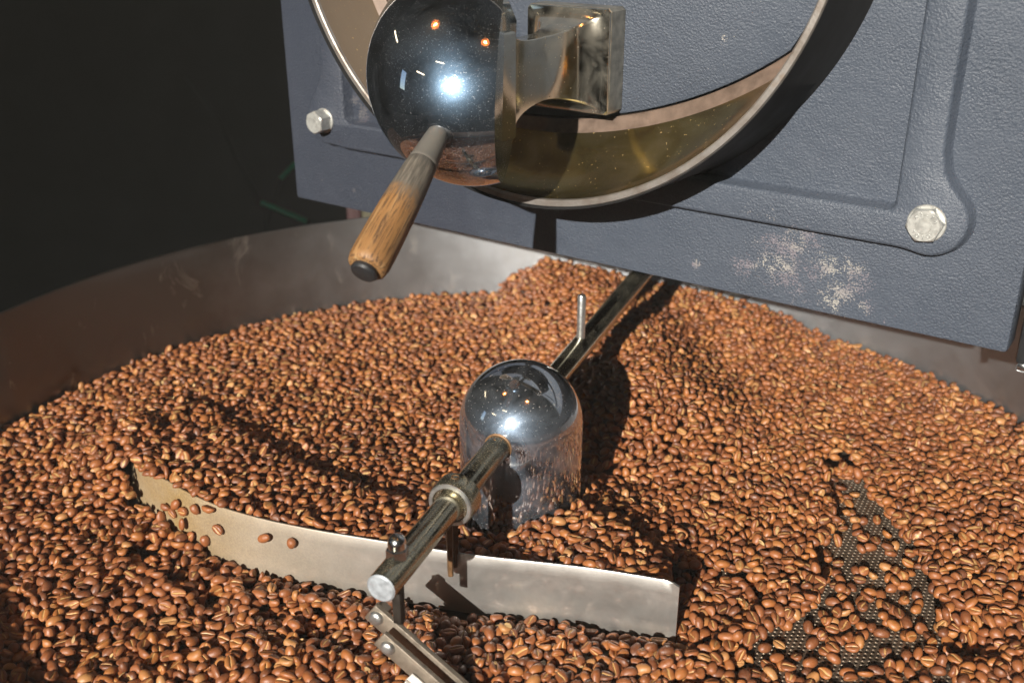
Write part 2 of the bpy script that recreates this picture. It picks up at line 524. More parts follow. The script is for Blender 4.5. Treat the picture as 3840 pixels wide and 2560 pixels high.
inner = [(-0.160, 0.36), (-0.160, 0.1), (-0.160, -0.05)] + arc(-0.154, -0.164, 0.006, 180, 270, 5) + [(-0.1, -0.170), (0.0, -0.170), (0.1, -0.170), (0.2, -0.170)] + arc(0.276, -0.165, 0.005, -90, 0, 5) + [(0.281, -0.05), (0.281, 0.1), (0.281, 0.36)]
loop = outer + inner
def offs(loop, d):
    out = []
    n = len(loop)
    for i in range(n):
        a, b, c = Vector(loop[i - 1]), Vector(loop[i]), Vector(loop[(i + 1) % n])
        e1, e2 = (b - a).normalized(), (c - b).normalized()
        n1, n2 = Vector((-e1.y, e1.x)), Vector((-e2.y, e2.x))
        m = (n1 + n2)
        if m.length < 1e-6: m = n1
        m.normalize()
        k = d / max(0.45, m.dot(n1))
        out.append((b.x + m.x * k, b.y + m.y * k))
    return out
area = sum(loop[i - 1][0] * loop[i][1] - loop[i][0] * loop[i - 1][1] for i in range(len(loop)))
sg = -1 if area > 0 else 1                                   # positive offset = outwards
bm = bmesh.new()
layers = [(0.0030, -0.0005), (0.0014, 0.0016), (0.0006, 0.0084), (-0.0003, 0.0098), (-0.0016, 0.0104)]
rings = [[pl(u, w, n) for u, w in offs(loop, sg * d)] for d, n in layers]
vr = add_rings(bm, rings)
from mathutils.geometry import tessellate_polygon
lp2 = offs(loop, sg * -0.0016)
for tri in tessellate_polygon([[Vector((u, w, 0)) for u, w in lp2]]):
    try: bm.faces.new([vr[-1][k] for k in tri])
    except ValueError: pass
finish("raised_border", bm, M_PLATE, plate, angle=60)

def hexpt(r, k): return (r * math.cos(R(60 * k)), r * math.sin(R(60 * k)))
def bolt(u, w, n0, rot, r_hex, r_wash, hh, stamp):
    mt = Matrix.Translation(pl(u, w, n0)) @ Matrix.Rotation(R(90), 4, 'X')
    bm = bmesh.new()
    add_lathe(bm, [(0, 0), (r_wash, 0), (r_wash, 0.0011), (r_wash - 0.0005, 0.0016), (0, 0.0016)], mt, 40)
    ws = finish("bolt", bm, M_BOLT, plate)
    bm = bmesh.new()
    m2 = mt @ Matrix.Rotation(R(rot), 4, 'Z')
    rings = []
    for r, z, ch in ((r_hex, 0.0016, 0), (r_hex, hh - 0.0012, 0), (r_hex, hh - 0.0007, 1), (r_hex * 0.86, hh, 2)):
        ring = []
        for k in range(36):
            a = 2 * math.pi * k / 36
            hx = r_hex * math.cos(R(30)) / math.cos((a % (math.pi / 3)) - math.pi / 6)
            rr = hx if ch == 0 else min(hx, r_hex * 0.945 if ch == 1 else r_hex * 0.845)
            ring.append(m2 @ Vector((rr * math.cos(a), rr * math.sin(a), z)))
        rings.append(ring)
    add_rings(bm, rings, True, False, True)
    add_lathe(bm, [(r_hex * 0.42, hh + 0.0001), (r_hex * 0.40, hh + 0.00035), (0, hh + 0.00030)], m2, 24)
    h = finish("hex_head", bm, M_BOLT, ws, angle=20)
    if stamp:
        for txt, ang in (("A2-70", 90), ("TOYO", -90)):
            n = len(txt)
            for i, chr_ in enumerate(txt):
                cu = bpy.data.curves.new("stamp", 'FONT')
                cu.body = chr_; cu.size = r_hex * 0.30; cu.extrude = 0.00022; cu.align_x = 'CENTER'; cu.align_y = 'CENTER'
                tmp = bpy.data.objects.new("stamp", cu)
                COL.objects.link(tmp)
                dg = bpy.context.evaluated_depsgraph_get(); dg.update()
                me = bpy.data.meshes.new_from_object(tmp.evaluated_get(dg))
                bpy.data.objects.remove(tmp)
                a = ang + (-1 if ang > 0 else 1) * (i - (n - 1) / 2) * 27
                mm = mt @ Matrix.Rotation(R(-8), 4, 'Z') @ Matrix.Rotation(R(a), 4, 'Z') @ Matrix.Translation((r_hex * 0.63, 0, hh + 0.0001)) @ Matrix.Rotation(R(-90 if ang > 0 else 90), 4, 'Z')
                me.transform(mm)
                me.materials.clear(); me.materials.append(M_ZINC)
                link("stamped_letter", me, M_ZINC, ws)
    return ws
bolt(0.3000, -0.1735, 0.0105, 8, 0.0106, 0.0111, 0.0075, True)
bl = bolt(-0.1810, -0.1700, 0.0105, 25, 0.0096, 0.0099, 0.0130, False)
bm = bmesh.new()
add_box(bm, pl(-0.20, WB + 0.03, -0.022), pl(0.32, 0.36, -0.45), 0.004, 1)
finish("drum_housing", bm, M_BOX, plate)

# ------------------------------------------------------------------ round drum door on the plate
DC = (0.0555, 0.0116); DP = 0.068
door = empty("drum_door", pw(DC[0], DC[1] - 0.2, 0), PROT)
tag(door, "round dished roaster door with a worn steel rim and hammered blue grey centre", "roaster door")
def dl(u, w, n): return Vector((u - DC[0], -n, w - DC[1] + 0.2))
def dpol(r, phi, n): return dl(DC[0] + r * math.cos(phi), DC[1] + r * math.sin(phi), n)
NPH = 180
PH = [2 * math.pi * i / NPH for i in range(NPH)]
def rface(phi):
    d = (phi - R(-80) + math.pi) % (2 * math.pi) - math.pi
    return min(0.181, 0.151 + 0.043 * d * d)
RO = 0.2002
bm = bmesh.new()
add_rings(bm, [[dpol(r, p, n) for p in PH] for r, n in ((RO + 0.005, -0.001), (RO + 0.003, 0.006), (RO + 0.0008, 0.070), (RO, DP - 0.0015))])
finish("side_wall", bm, simple("shaded_ring_side", (0.010, 0.010, 0.011), 0.8, 0.0, 0.2, 40), door)  # shade on the ring's side painted in as near black
bm = bmesh.new()
add_rings(bm, [[dpol(r, p, n) for p in PH] for r, n in ((RO, DP - 0.0015), (RO - 0.0008, DP), (RO - 0.0038, DP + 0.0002), (RO - 0.0047, DP - 0.0006), (RO - 0.0050, DP - 0.003))])
finish("rim", bm, M_RIM, door)
bm = bmesh.new()
rings = []
ri = RO - 0.0050
for k in range(9):
    t = k / 8
    rings.append([dpol(ri + (rface(p) + 0.0095 - ri) * (t ** 1.5), p, (DP - 0.003) + (0.0165 - DP + 0.003) * t) for p in PH])
add_rings(bm, rings)
finish("dished_trough", bm, M_TROUGH, door)
bm = bmesh.new()
add_rings(bm, [[dpol(rface(p) + d, p, n) for p in PH] for d, n in ((0.0095, 0.0165), (0.0070, 0.0148), (0.0020, 0.0135), (0.0006, 0.0125), (0.0004, 0.004))])
finish("trough_lip", bm, simple("baked_brown_lip", (0.17, 0.118, 0.088), 0.55, 0.2, 0.3, 120, 0.25, 500), door)
bm = bmesh.new()
M_FACE = m_plate("hammered_door_paint", [(0.167 - DC[0], -0.012, -0.0802 - DC[1] + 0.2, 0.006), (0.172 - DC[0], -0.012, -0.078 - DC[1] + 0.2, 0.004)])
vr = add_rings(bm, [[dpol(rface(p) - d, p, n) for p in PH] for d, n in ((0.0008, 0.004), (0.0010, 0.0112), (0.0022, 0.0120))])
bm.faces.new(vr[-1])
finish("door_face", bm, M_FACE, door)

# latch block: slab, waisted neck and flange, standing out from the door face
BU, BWc = 0.0655, -0.0985
def sect(hw, hh, n, dw=0.0, k=7, du=0.0):
    c = []
    b = min(hw, hh) * 0.07
    for sx, sy in ((1, -1), (1, 1), (-1, 1), (-1, -1)):
        pts = [(sx * hw, sy * (hh - b)), (sx * (hw - b), sy * hh)]
        if sx * sy > 0: c += pts
        else: c += list(reversed(pts))
    out = []
    for i in range(len(c)):
        a, d = c[i], c[(i + 1) % len(c)]
        m = 4 if i % 2 == 1 else 1
        for j in range(m):
            t = j / m
            out.append(dl(BU + du + a[0] + (d[0] - a[0]) * t, BWc + dw + a[1] + (d[1] - a[1]) * t, n))
    return out
rings = [sect(0.0312, 0.0328, 0.0118), sect(0.0315, 0.0330, 0.0125), sect(0.0315, 0.0330, 0.0300), sect(0.0310, 0.0325, 0.0310)]
for k in range(1, 11):                                     # concave sweep from the slab to the neck
    a = math.pi / 2 * k / 10
    rings.append(sect(0.0310 - 0.0240 * math.sin(a), 0.0325 - 0.0130 * math.sin(a), 0.0310 + 0.0370 * (1 - math.cos(a)), -0.001 * math.sin(a)))
for k in range(1, 9):                                      # and out again to the flange
    a = math.pi / 2 * k / 8
    rings.append(sect(0.0070 + 0.0075 * (1 - math.cos(a)), 0.0195 + 0.0115 * (1 - math.cos(a)), 0.0680 + 0.0420 * math.sin(a), -0.001 - 0.004 * k / 8))
rings += [sect(0.0146, 0.0312, 0.1106, -0.005), sect(0.0146, 0.0312, 0.1250, -0.005), sect(0.0140, 0.0305, 0.1256, -0.005)]
bm = bmesh.new()
add_rings(bm, rings, True, False, True)
M_LATCH = dusty_metal("stained_polished_latch", (0.62, 0.59, 0.50), 0.11, 0.24, (0.30, 0.20, 0.09), 0.28, 500, 40, speck_th=0.70)
blk = finish("latch_block", bm, M_LATCH, door, angle=28)
bm = bmesh.new()                                           # square foot of the block against the door
add_rings(bm, [sect(0.0313, 0.0329, 0.0116), sect(0.0319, 0.0334, 0.0122), sect(0.0319, 0.0334, 0.0292), sect(0.0315, 0.0330, 0.0297), sect(0.0250, 0.0270, 0.0298)])
finish("block_foot", bm, simple("aged_bronze_steel", (0.44, 0.41, 0.34), 0.36, 0.85, 0.3, 140, 0.2, 600), blk, angle=28)

# ------------------------------------------------------------------ chrome ball and wooden grip
BC = Vector((-0.0354, 0.0185, 0.3168))
HS, HE = Vector((-0.0470, -0.0440, 0.2935)), Vector((-0.0813, -0.1179, 0.2391))
grip = empty("door_handle", BC - Vector((0, 0, 0.066)))
tag(grip, "polished chrome ball with a worn wooden grip on the roaster door", "handle")
def gl(p): return Vector(p) - grip.location
bm = bmesh.new()
bmesh.ops.create_uvsphere(bm, u_segments=96, v_segments=64, radius=1.0)
EU = Vector((0, 0.807, 0.590)); EV = Vector((0, -0.590, 0.807)); EX = Vector((1, 0, 0))
BCC = BC + Vector((0.0060, 0.0, 0.0))
for v in bm.verts:
    s = v.co.copy()
    v.co = gl(BCC + EX * (s.x * 0.0645) + EV * (s.y * 0.0590) + EU * (s.z * 0.0740))
for pt, no in ((Vector((-0.0085, 0.0150, 0.3086)), Vector((0.990, -0.11, -0.02))), (Vector((-0.030, 0.02, 0.3600)), Vector((0.20, 0.30, 0.93)))):
    res = bmesh.ops.bisect_plane(bm, geom=bm.verts[:] + bm.edges[:] + bm.faces[:], plane_co=gl(pt), plane_no=no.normalized(), clear_outer=True)
    es = [e for e in res["geom_cut"] if isinstance(e, bmesh.types.BMEdge)]
    bmesh.ops.contextual_create(bm, geom=es)
finish("chrome_ball", bm, M_CHROME_BALL, grip, angle=35)
hm = frame_from(gl(HS), gl(HE))
HL = (HE - HS).length
def handle_part(name, prof, m):
    bm = bmesh.new()
    add_lathe(bm, prof, Matrix.Identity(4), 40)
    o = finish(name, bm, m, grip)
    o.matrix_local = hm
    return o
handle_part("ferrule", [(0, -0.002), (0.0050, -0.001), (0.0060, 0.001), (0.0068, 0.008), (0.0080, 0.0215), (0.0083, 0.0228), (0.0080, 0.0236), (0, 0.0236)],
            dusty_metal("worn_grey_ferrule", (0.20, 0.19, 0.17), 0.30, 0.48, (0.30, 0.24, 0.17), 0.3, 700, 60, metal=0.35))
handle_part("wooden_grip", [(0, 0.0236), (0.0078, 0.0237), (0.0084, 0.0244), (0.0090, 0.030), (0.0099, 0.043), (0.0106, 0.058), (0.0111, 0.075), (0.0113, HL - 0.011), (0.0112, HL - 0.005), (0.0103, HL - 0.0012), (0.0088, HL), (0, HL)], M_WOOD)
handle_part("end_cap", [(0, HL + 0.0001), (0.0072, HL + 0.0001), (0.0074, HL + 0.0022), (0.0064, HL + 0.0034), (0.0030, HL + 0.0040), (0, HL + 0.0040)], M_BLACK)

# ------------------------------------------------------------------ cooling tray
TR = 0.4421
tray = empty("cooling_tray", (0, 0, 0))
tag(tray, "round steel cooling tray with brushed wall and perforated floor holding roasted beans", "cooling tray")
NW = 240
def rimz(a):
    s = math.sin(a)                                          # back +1, front -1
    t = min(1, max(0, (0.322 - s) / 0.085)); t = t * t * (3 - 2 * t)
    z = 0.1074 - (0.074 if math.cos(a) < 0 else 0.020) * t   # unseen left wall cut low so the sun reaches the beans
    q = min(1, max(0, (-0.22 - s) / 0.28)); q = q * q * (3 - 2 * q)  # unseen front rim lowered to set the shadow in the near corner
    return z + (0.0785 - z) * q
bm = bmesh.new()
rings = []
for r, dz in ((TR, None), (TR, -0.003), (TR + 0.0006, -0.0006), (TR + 0.0018, 0.0), (TR + 0.0030, -0.0006), (TR + 0.0034, -0.003), (TR + 0.0034, None)):
    rings.append([Vector((r * math.cos(2 * math.pi * i / NW), r * math.sin(2 * math.pi * i / NW), (-0.06 if dz is None else rimz(2 * math.pi * i / NW) + dz))) for i in range(NW)])
add_rings(bm, rings)
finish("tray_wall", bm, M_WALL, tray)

# perforated floor: real holes where the beans leave it bare, a plain sheet elsewhere
BARE = [(0.233, 0.064), (0.2577, 0.055), (0.2680, -0.0414), (0.2600, -0.0959), (0.238, -0.1831), (0.110, -0.1831), (0.122, -0.143), (0.1727, -0.1042), (0.190, -0.0787), (0.1946, -0.0414), (0.2209, -0.0056)]
ZONES = [(0.100, -0.205, 0.290, 0.075), (-0.285, -0.150, -0.085, -0.020)]
PITCH, HR = 0.0038, 0.00125
def perforated():
    co, fa = [], []
    NS = 12
    cs = [(math.cos(2 * math.pi * k / NS), math.sin(2 * math.pi * k / NS)) for k in range(NS)]
    ry = PITCH * math.sqrt(3) / 2
    hexr = []
    for k in range(NS):
        a = 2 * math.pi * k / NS
        hexr.append(PITCH / 2 / math.cos(((a) % (math.pi / 3)) - math.pi / 6) if False else PITCH / 2 / max(0.866, math.cos(((a + math.pi / 6) % (math.pi / 3)) - math.pi / 6)))
    done = []
    for x0, y0, x1, y1 in ZONES:
        nx, ny = int((x1 - x0) / PITCH), int((y1 - y0) / ry)
        done.append((x0, y0, nx, ny, ry))
        for j in range(ny):
            for i in range(nx):
                cx, cy = x0 + (i + 0.5 * (j % 2)) * PITCH, y0 + j * ry
                b = len(co)
                for (c, s), hr in zip(cs, hexr): co.append((cx + hr * c, cy + hr * s, 0.0))
                for c, s in cs: co.append((cx + HR * 1.14 * c, cy + HR * 1.14 * s, 0.0))
                for c, s in cs: co.append((cx + HR * c, cy + HR * s, -0.00028))
                for c, s in cs: co.append((cx + HR * c, cy + HR * s, -0.0016))
                for q in range(3):
                    for k in range(NS):
                        m = (k + 1) % NS
                        fa.append((b + q * NS + k, b + q * NS + m, b + (q + 1) * NS + m, b + (q + 1) * NS + k))
    # plain sheet 0.9 mm lower round the bare zones, in strips so it never lies under the holes
    xs = sorted({-TR, TR, *[z[0] - 0.001 for z in ZONES], *[z[2] - 0.003 for z in ZONES]})
    ys = sorted({-TR, TR, *[z[1] - 0.001 for z in ZONES], *[z[3] - 0.003 for z in ZONES]})
    for a, b_ in zip(xs[:-1], xs[1:]):
        for c, d in zip(ys[:-1], ys[1:]):
            mx, my = (a + b_) / 2, (c + d) / 2
            if any(z[0] - 0.001 < mx < z[2] - 0.003 and z[1] - 0.001 < my < z[3] - 0.003 for z in ZONES): continue
            k = len(co)
            co.extend([(a, c, -0.0009), (b_, c, -0.0009), (b_, d, -0.0009), (a, d, -0.0009)])
            fa.append((k, k + 1, k + 2, k + 3))
    me = bpy.data.meshes.new("perforated_floor")
    me.from_pydata(co, [], fa)
    return me
link("perforated_floor", perforated(), M_FLOOR, tray)
bm = bmesh.new()
add_lathe(bm, [(0, -0.05), (TR - 0.001, -0.05)], None, 64)
finish("lower_pan", bm, simple("chaff_covered_pan", (0.20, 0.13, 0.07), 0.8, 0.0, 0.4, 200), tray)

# ------------------------------------------------------------------ stirrer
st = empty("stirrer", (0, 0, 0))
tag(st, "chrome domed stirrer hub with two arms and a curved paddle standing in the beans", "stirrer")
HRD = 0.0419
bm = bmesh.new()
prof = [(HRD, 0.001), (HRD, 0.03), (HRD, 0.06), (HRD, 0.0888)] + [(HRD * math.cos(R(a)), 0.0888 + HRD * math.sin(R(a))) for a in range(5, 90, 5)] + [(0, 0.0888 + HRD)]
add_lathe(bm, prof, None, 128)
finish("hub", bm, M_CHROME_HUB, st)
AD = Vector((-0.369, -0.9294, 0)).normalized(); AZ = 0.090
def ap(t, z=AZ, side=0.0): return Vector((AD.x * t + AD.y * -side, AD.y * t + AD.x * side, z))
def along(prof, t0, n=40):
    bm = bmesh.new()
    m = frame_from(ap(t0), ap(t0 + 1))
    add_lathe(bm, prof, m, n)
    return bm
RR = 0.0083
bm = along([(RR, 0.036), (RR, 0.1), (RR, 0.1972), (RR - 0.0002, 0.1984)], 0)
finish("front_arm", bm, M_ROD, st)
bm = along([(RR - 0.0002, 0.1984), (RR - 0.0011, 0.1993), (0, 0.1994)], 0)
finish("arm_end", bm, M_ZINC_END, st)
bm = along([(RR + 0.0002, 0.0395), (RR + 0.0011, 0.0400), (RR + 0.0011, 0.0412), (RR + 0.0001, 0.0416)], 0)
finish("weld_ring", bm, M_RUSTY, st)
RC = 0.0144
bm = along([(RR, 0.1010), (RC - 0.0010, 0.1010), (RC, 0.1020), (RC, 0.1135), (RC - 0.0008, 0.1146), (RR + 0.0026, 0.1150), (RR + 0.0022, 0.1140), (RR, 0.1138)], 0)
collar = finish("collar", bm, M_ROD, st)
bm = along([(RC - 0.0006, 0.11465), (RC - 0.0012, 0.11535), (RR + 0.0030, 0.1154), (RR + 0.0027, 0.1149)], 0)
finish("collar_face", bm, M_ZINC, collar)
mt = Matrix.Translation(ap(0.1065, AZ + RC - 0.0006))
bm = bmesh.new()
add_lathe(bm, [(0.0026, 0.0002), (0.0024, 0.0009), (0.0019, 0.0009), (0.0017, -0.0004), (0, -0.0005)], mt, 24)
finish("set_screw", bm, M_RUSTY, collar)
# acorn nut on the arm
mt = Matrix.Translation(ap(0.1795, AZ + RR - 0.0010))
bm = bmesh.new()
add_lathe(bm, [(0.0062, 0.0), (0.0062, 0.0050), (0.0052, 0.0060)], mt @ Matrix.Rotation(R(20), 4, 'Z'), sides=6)
nut = finish("acorn_nut", bm, M_NUT, st, angle=20)
bm = bmesh.new()
add_lathe(bm, [(0.0050, 0.0058), (0.0050, 0.0085)] + [(0.0050 * math.cos(R(a)), 0.0085 + 0.0050 * math.sin(R(a))) for a in range(10, 90, 10)] + [(0, 0.0135)], mt, 32)
finish("nut_dome", bm, M_NUT, nut)
# rear arm, pin
bm = along([(RR + 0.0008, -0.036), (RR + 0.0008, -0.425), (0, -0.426)], 0)
finish("rear_arm", bm, M_ROD, st)
bm = bmesh.new()
add_lathe(bm, [(0.0033, 0.0), (0.0033, 0.0365), (0.0027, 0.0380), (0, 0.0382)], Matrix.Translation(ap(-0.1285, AZ + 0.006)), 24)
finish("stop_pin", bm, M_ZINC, st)

# paddle: a plate bent along a curve, standing on the floor
PC = [(0.0915, -0.1240), (0.0700, -0.1175), (0.0405, -0.1095), (0.0080, -0.1030), (-0.0241, -0.0970), (-0.0545, -0.0895), (-0.0972, -0.0780), (-0.1340, -0.0680), (-0.1711, -0.0555), (-0.2060, -0.0390), (-0.2400, -0.0150), (-0.2680, 0.0130), (-0.2880, 0.0400), (-0.3000, 0.0640)]
def catmull(P, m):
    P = [Vector((*p, 0)) for p in P]
    Q = [2 * P[0] - P[1]] + P + [2 * P[-1] - P[-2]]
    out = []
    for i in range(1, len(Q) - 2):
        for k in range(m):
            t = k / m
            a, b, c, d = Q[i - 1], Q[i], Q[i + 1], Q[i + 2]
            out.append(0.5 * ((2 * b) + (c - a) * t + (2 * a - 5 * b + 4 * c - d) * t * t + (3 * b - a - 3 * c + d) * t ** 3))
    return out + [P[-1]]
PCC = catmull(PC, 6)
def phgt(s): return 0.0478 - 0.0020 * s - 0.020 * max(0.0, (s - 0.78) / 0.22)
def pad_pt(i, h, th):
    """point on the paddle: index along, height 0..1, thickness side 0 front / 1 back"""
    a, b = PCC[max(i - 1, 0)], PCC[min(i + 1, len(PCC) - 1)]
    t = (b - a).normalized()
    nb = Vector((t.y, -t.x, 0))                               # towards the back (+y)
    if nb.y < 0: nb = -nb
    s = i / (len(PCC) - 1)
    lean = 0.006 * max(0, (s - 0.45) / 0.55) ** 1.3
    return PCC[i] + nb * (0.0018 * th + lean * h) + Vector((0, 0, 0.0030 + (phgt(s) - 0.0030) * h))
bm = bmesh.new()
NPD = len(PCC)
for i in range(NPD - 1): pass
HS_ = [0.0, 0.02, 0.2, 0.4, 0.6, 0.8, 0.98, 1.0]
grid = []
for i in range(NPD):
    col = []
    # rounded right end corners
    c0 = 0.0
    if i == 0: c0 = 0.07
    elif i == 1: c0 = 0.022
    for h in HS_: col.append(pad_pt(i, min(1 - c0, max(c0, h)), 0.0 if 0 < h < 1 else 0.25))
    for h in reversed(HS_): col.append(pad_pt(i, min(1 - c0, max(c0, h)), 1.0 if 0 < h < 1 else 0.75))
    grid.append(col)
add_rings(bm, grid, True, True, True)
finish("paddle", bm, M_PADDLE, st)
# post between collar and paddle
bm = bmesh.new()
for a, b in ((0.1010, 0.1040), (0.1090, 0.1120)):
    p = ap((a + b) / 2)
    add_box(bm, (-0.0042, -0.0016, 0.0), (0.0042, 0.0016, AZ - 0.0465), 0.0006, 1, Matrix.Translation((p.x - 0.0030, p.y + 0.006 - (a - 0.101) * 0.2, 0.036)) @ Matrix.Rotation(math.atan2(AD.y, AD.x) + R(90 - 60), 4, 'Z'))
finish("paddle_post", bm, M_RUSTY, st)

# scraper bars hanging below the arm end
def bar(name, p0, p1, h, th, m):
    p0, p1 = Vector(p0), Vector(p1)
    L = (p1 - p0).length
    mt = Matrix.Translation(p0) @ Matrix.Rotation(math.atan2(p1.y - p0.y, p1.x - p0.x), 4, 'Z') @ Matrix.Rotation(-math.asin((p1.z - p0.z) / L), 4, 'Y')
    bm = bmesh.new()
    add_box(bm, (0, -th / 2, -h), (L, th / 2, 0), 0.0006, 2, mt)
    return finish(name, bm, m, st), mt
b1, m1 = bar("scraper_bar", (-0.0806, -0.1560, 0.0580), (-0.0082, -0.1827, 0.0010), 0.0128, 0.0033, M_BAR)
b2, m2 = bar("scraper_bar", (-0.0747, -0.1695, 0.0500), (-0.0163, -0.1905, 0.0030), 0.0115, 0.0031, M_BAR)
for b, m, x, z in ((b1, m1, 0.0050, -0.0062), (b2, m2, 0.0068, -0.0058)):
    bm = bmesh.new()
    mm = m @ Matrix.Translation((x, -0.0017, z)) @ Matrix.Rotation(R(90), 4, 'X')
    add_lathe(bm, [(0.0043, 0.0), (0.0042, 0.0010), (0.0034, 0.0021), (0.0018, 0.0026), (0, 0.0027)], mm, 28)
    finish("screw", bm, M_ZINC, b)
bm = bmesh.new()
mm = m1 @ Matrix.Translation((0.0050, 0.0017, -0.0045)) @ Matrix.Rotation(R(-90), 4, 'X')
add_lathe(bm, [(0.0050, 0.0), (0.0050, 0.0040), (0.0044, 0.0046), (0, 0.0046)], mm, sides=6)
finish("hex_nut", bm, M_BAR, b1, smooth=False)
bm = bmesh.new()
add_box(bm, (0.0, -0.0060, -0.0135), (0.018, -0.0038, -0.0122), 0.0004, 1, m2 @ Matrix.Translation((0.026, 0, 0)))
add_box(bm, (0.0, -0.0034, -0.0145), (0.018, -0.0020, -0.0070), 0.0004, 1, m2 @ Matrix.Translation((0.026, 0, 0)))
finish("clip", bm, M_BARTOP, b2)
bm = bmesh.new()
hg = ap(0.181, 0.0)
add_box(bm, (-0.0030, -0.0025, 0.0560), (0.0030, 0.0025, AZ - RR + 0.002), 0.0008, 2, Matrix.Translation((hg.x, hg.y, 0)) @ Matrix.Rotation(math.atan2(AD.y, AD.x), 4, 'Z'))
finish("hanger", bm, M_DARKSTEEL, st)

# ------------------------------------------------------------------ coffee beans
ANG = [0, 35, 70, 100]
def bean_mesh(seed, nx, lo=False):
    """one roasted bean: domed back, flat face with a creased seam; length along x, dome up +z. returns coords, faces, chaff, semi-axes"""
    g = random.Random(seed)
    L, W, Hh = g.uniform(0.0037, 0.0050), g.uniform(0.0029, 0.0037), g.uniform(0.0026, 0.0035)
    flat = g.uniform(0.30, 0.42)
    wig, gd, gw = g.uniform(-0.28, 0.28), g.uniform(0.55, 1.0), g.uniform(0.13, 0.20)
    bend, egg = g.uniform(-0.22, 0.22) + (0.45 if seed % 6 == 5 else 0), g.uniform(-0.30, 0.30)
    if lo: sec = [(0, 1, 0), (0.82, 0.57, 0), (0.98, -0.15, 0), (0.32, -flat, 0.35), (0, -flat + 0.30 * gd, 1.0), (-0.32, -flat, 0.35), (-0.98, -0.15, 0), (-0.82, 0.57, 0)]
    else:
        half = [(math.sin(R(a)), math.cos(R(a)) if a < 95 else -0.14, 0) for a in ANG[1:]]
        half += [(0.70, -flat + 0.01, 0), (gw + 0.12, -flat - 0.04, 0.10), (gw * 0.55, -flat + 0.10, 0.75)]
        sec = [(0, 1, 0)] + half + [(0, -flat + 0.42 * gd, 1.0)] + [(-y, z, c) for y, z, c in reversed(half)]
    n = len(sec)
    co, ch, fa = [], [], []
    xs = [-math.cos(math.pi * (i + 1) / (nx + 1)) for i in range(nx)]
    co.append((-L, 0, -0.0003)); ch.append(0.2)
    for x in xs:
        k = max(0.0, 1 - x * x) ** 0.46 * (1 + egg * x)
        for y, z, c in sec:
            wy = wig * math.sin(2.3 * x) if c > 0.05 else 0
            q = 1.0 + g.uniform(-0.055, 0.055)
            zz = z
            if c > 0.05: zz = -flat + (z + flat) * min(1, 1.7 * (1 - x * x))
            co.append((x * L, (y + wy) * W * k * q, zz * Hh * (k ** 0.8) * q + bend * Hh * (x * x - 0.3)))
            ch.append(c * min(1, 2.2 * (1 - x * x)))
    co.append((L, 0, -0.0003)); ch.append(0.2)
    for j in range(n): fa.append((0, 1 + (j + 1) % n, 1 + j))
    for i in range(nx - 1):
        for j in range(n):
            a, b = 1 + i * n + j, 1 + i * n + (j + 1) % n
            fa.append((a, b, b + n)); fa.append((a, b + n, a + n))
    e = 1 + (nx - 1) * n
    for j in range(n): fa.append((e + j, e + (j + 1) % n, len(co) - 1))
    return np.array(co), np.array(fa, dtype=np.int32), np.array(ch), (L, W, Hh)

NVAR = 18
HI = [bean_mesh(100 + i, 9) for i in range(NVAR)]
LO = [bean_mesh(100 + i, 4, True) for i in range(NVAR)]
BMESH = []
for i, (co, fa, ch, ax) in enumerate(HI):
    me = bpy.data.meshes.new("coffee_bean")
    me.from_pydata(co.tolist(), [], fa.tolist())
    me.polygons.foreach_set("use_smooth", [True] * len(me.polygons))
    at = me.attributes.new("chaff", 'FLOAT', 'POINT'); at.data.foreach_set("value", ch.astype(np.float32))
    me.materials.append(M_BEAN1)
    BMESH.append(me)

CELL = 0.0009
GN = 1000
X0 = -0.45
PXY = np.array([[p.x, p.y] for p in PCC])
gx = X0 + (np.arange(GN) + 0.5) * CELL
XX, YY = np.meshgrid(gx, gx, indexing='xy')                   # [iy, ix]
def polyinfo(x, y):
    """signed distance behind the paddle and position along it (0 right end, 1 left end)"""
    a, b = PXY[:-1], PXY[1:]
    best = np.full(x.shape, 9.0); s = np.zeros(x.shape); sd = np.zeros(x.shape)
    for i in range(len(a)):
        ab = b[i] - a[i]; L2 = ab @ ab
        t = np.clip(((x - a[i, 0]) * ab[0] + (y - a[i, 1]) * ab[1]) / L2, 0, 1)
        dx, dy = x - a[i, 0] - t * ab[0], y - a[i, 1] - t * ab[1]
        d = np.hypot(dx, dy); m = d < best
        best = np.where(m, d, best); s = np.where(m, (i + t) / len(a), s)
        sd = np.where(m, np.sign(ab[0] * dy - ab[1] * dx) * -1, sd)
    return best * sd, best, s
D, DA, S = polyinfo(XX, YY)                                   # D > 0 behind the paddle
RAD = np.hypot(XX, YY)
def lump(scale, seed):
    g = np.random.default_rng(seed); k = g.uniform(-1, 1, (12, 2)) / scale; ph = g.uniform(0, 6.28, 12)
    return sum(np.cos(XX * k[i, 0] * 6.28 + YY * k[i, 1] * 6.28 + ph[i]) for i in range(12)) / 5.0
T = 0.0150 + 0.0022 * lump(0.07, 1) + 0.0012 * lump(0.03, 2)
def sstep(a, b, x):
    t = np.clip((x - a) / (b - a), 0, 1); return t * t * (3 - 2 * t)
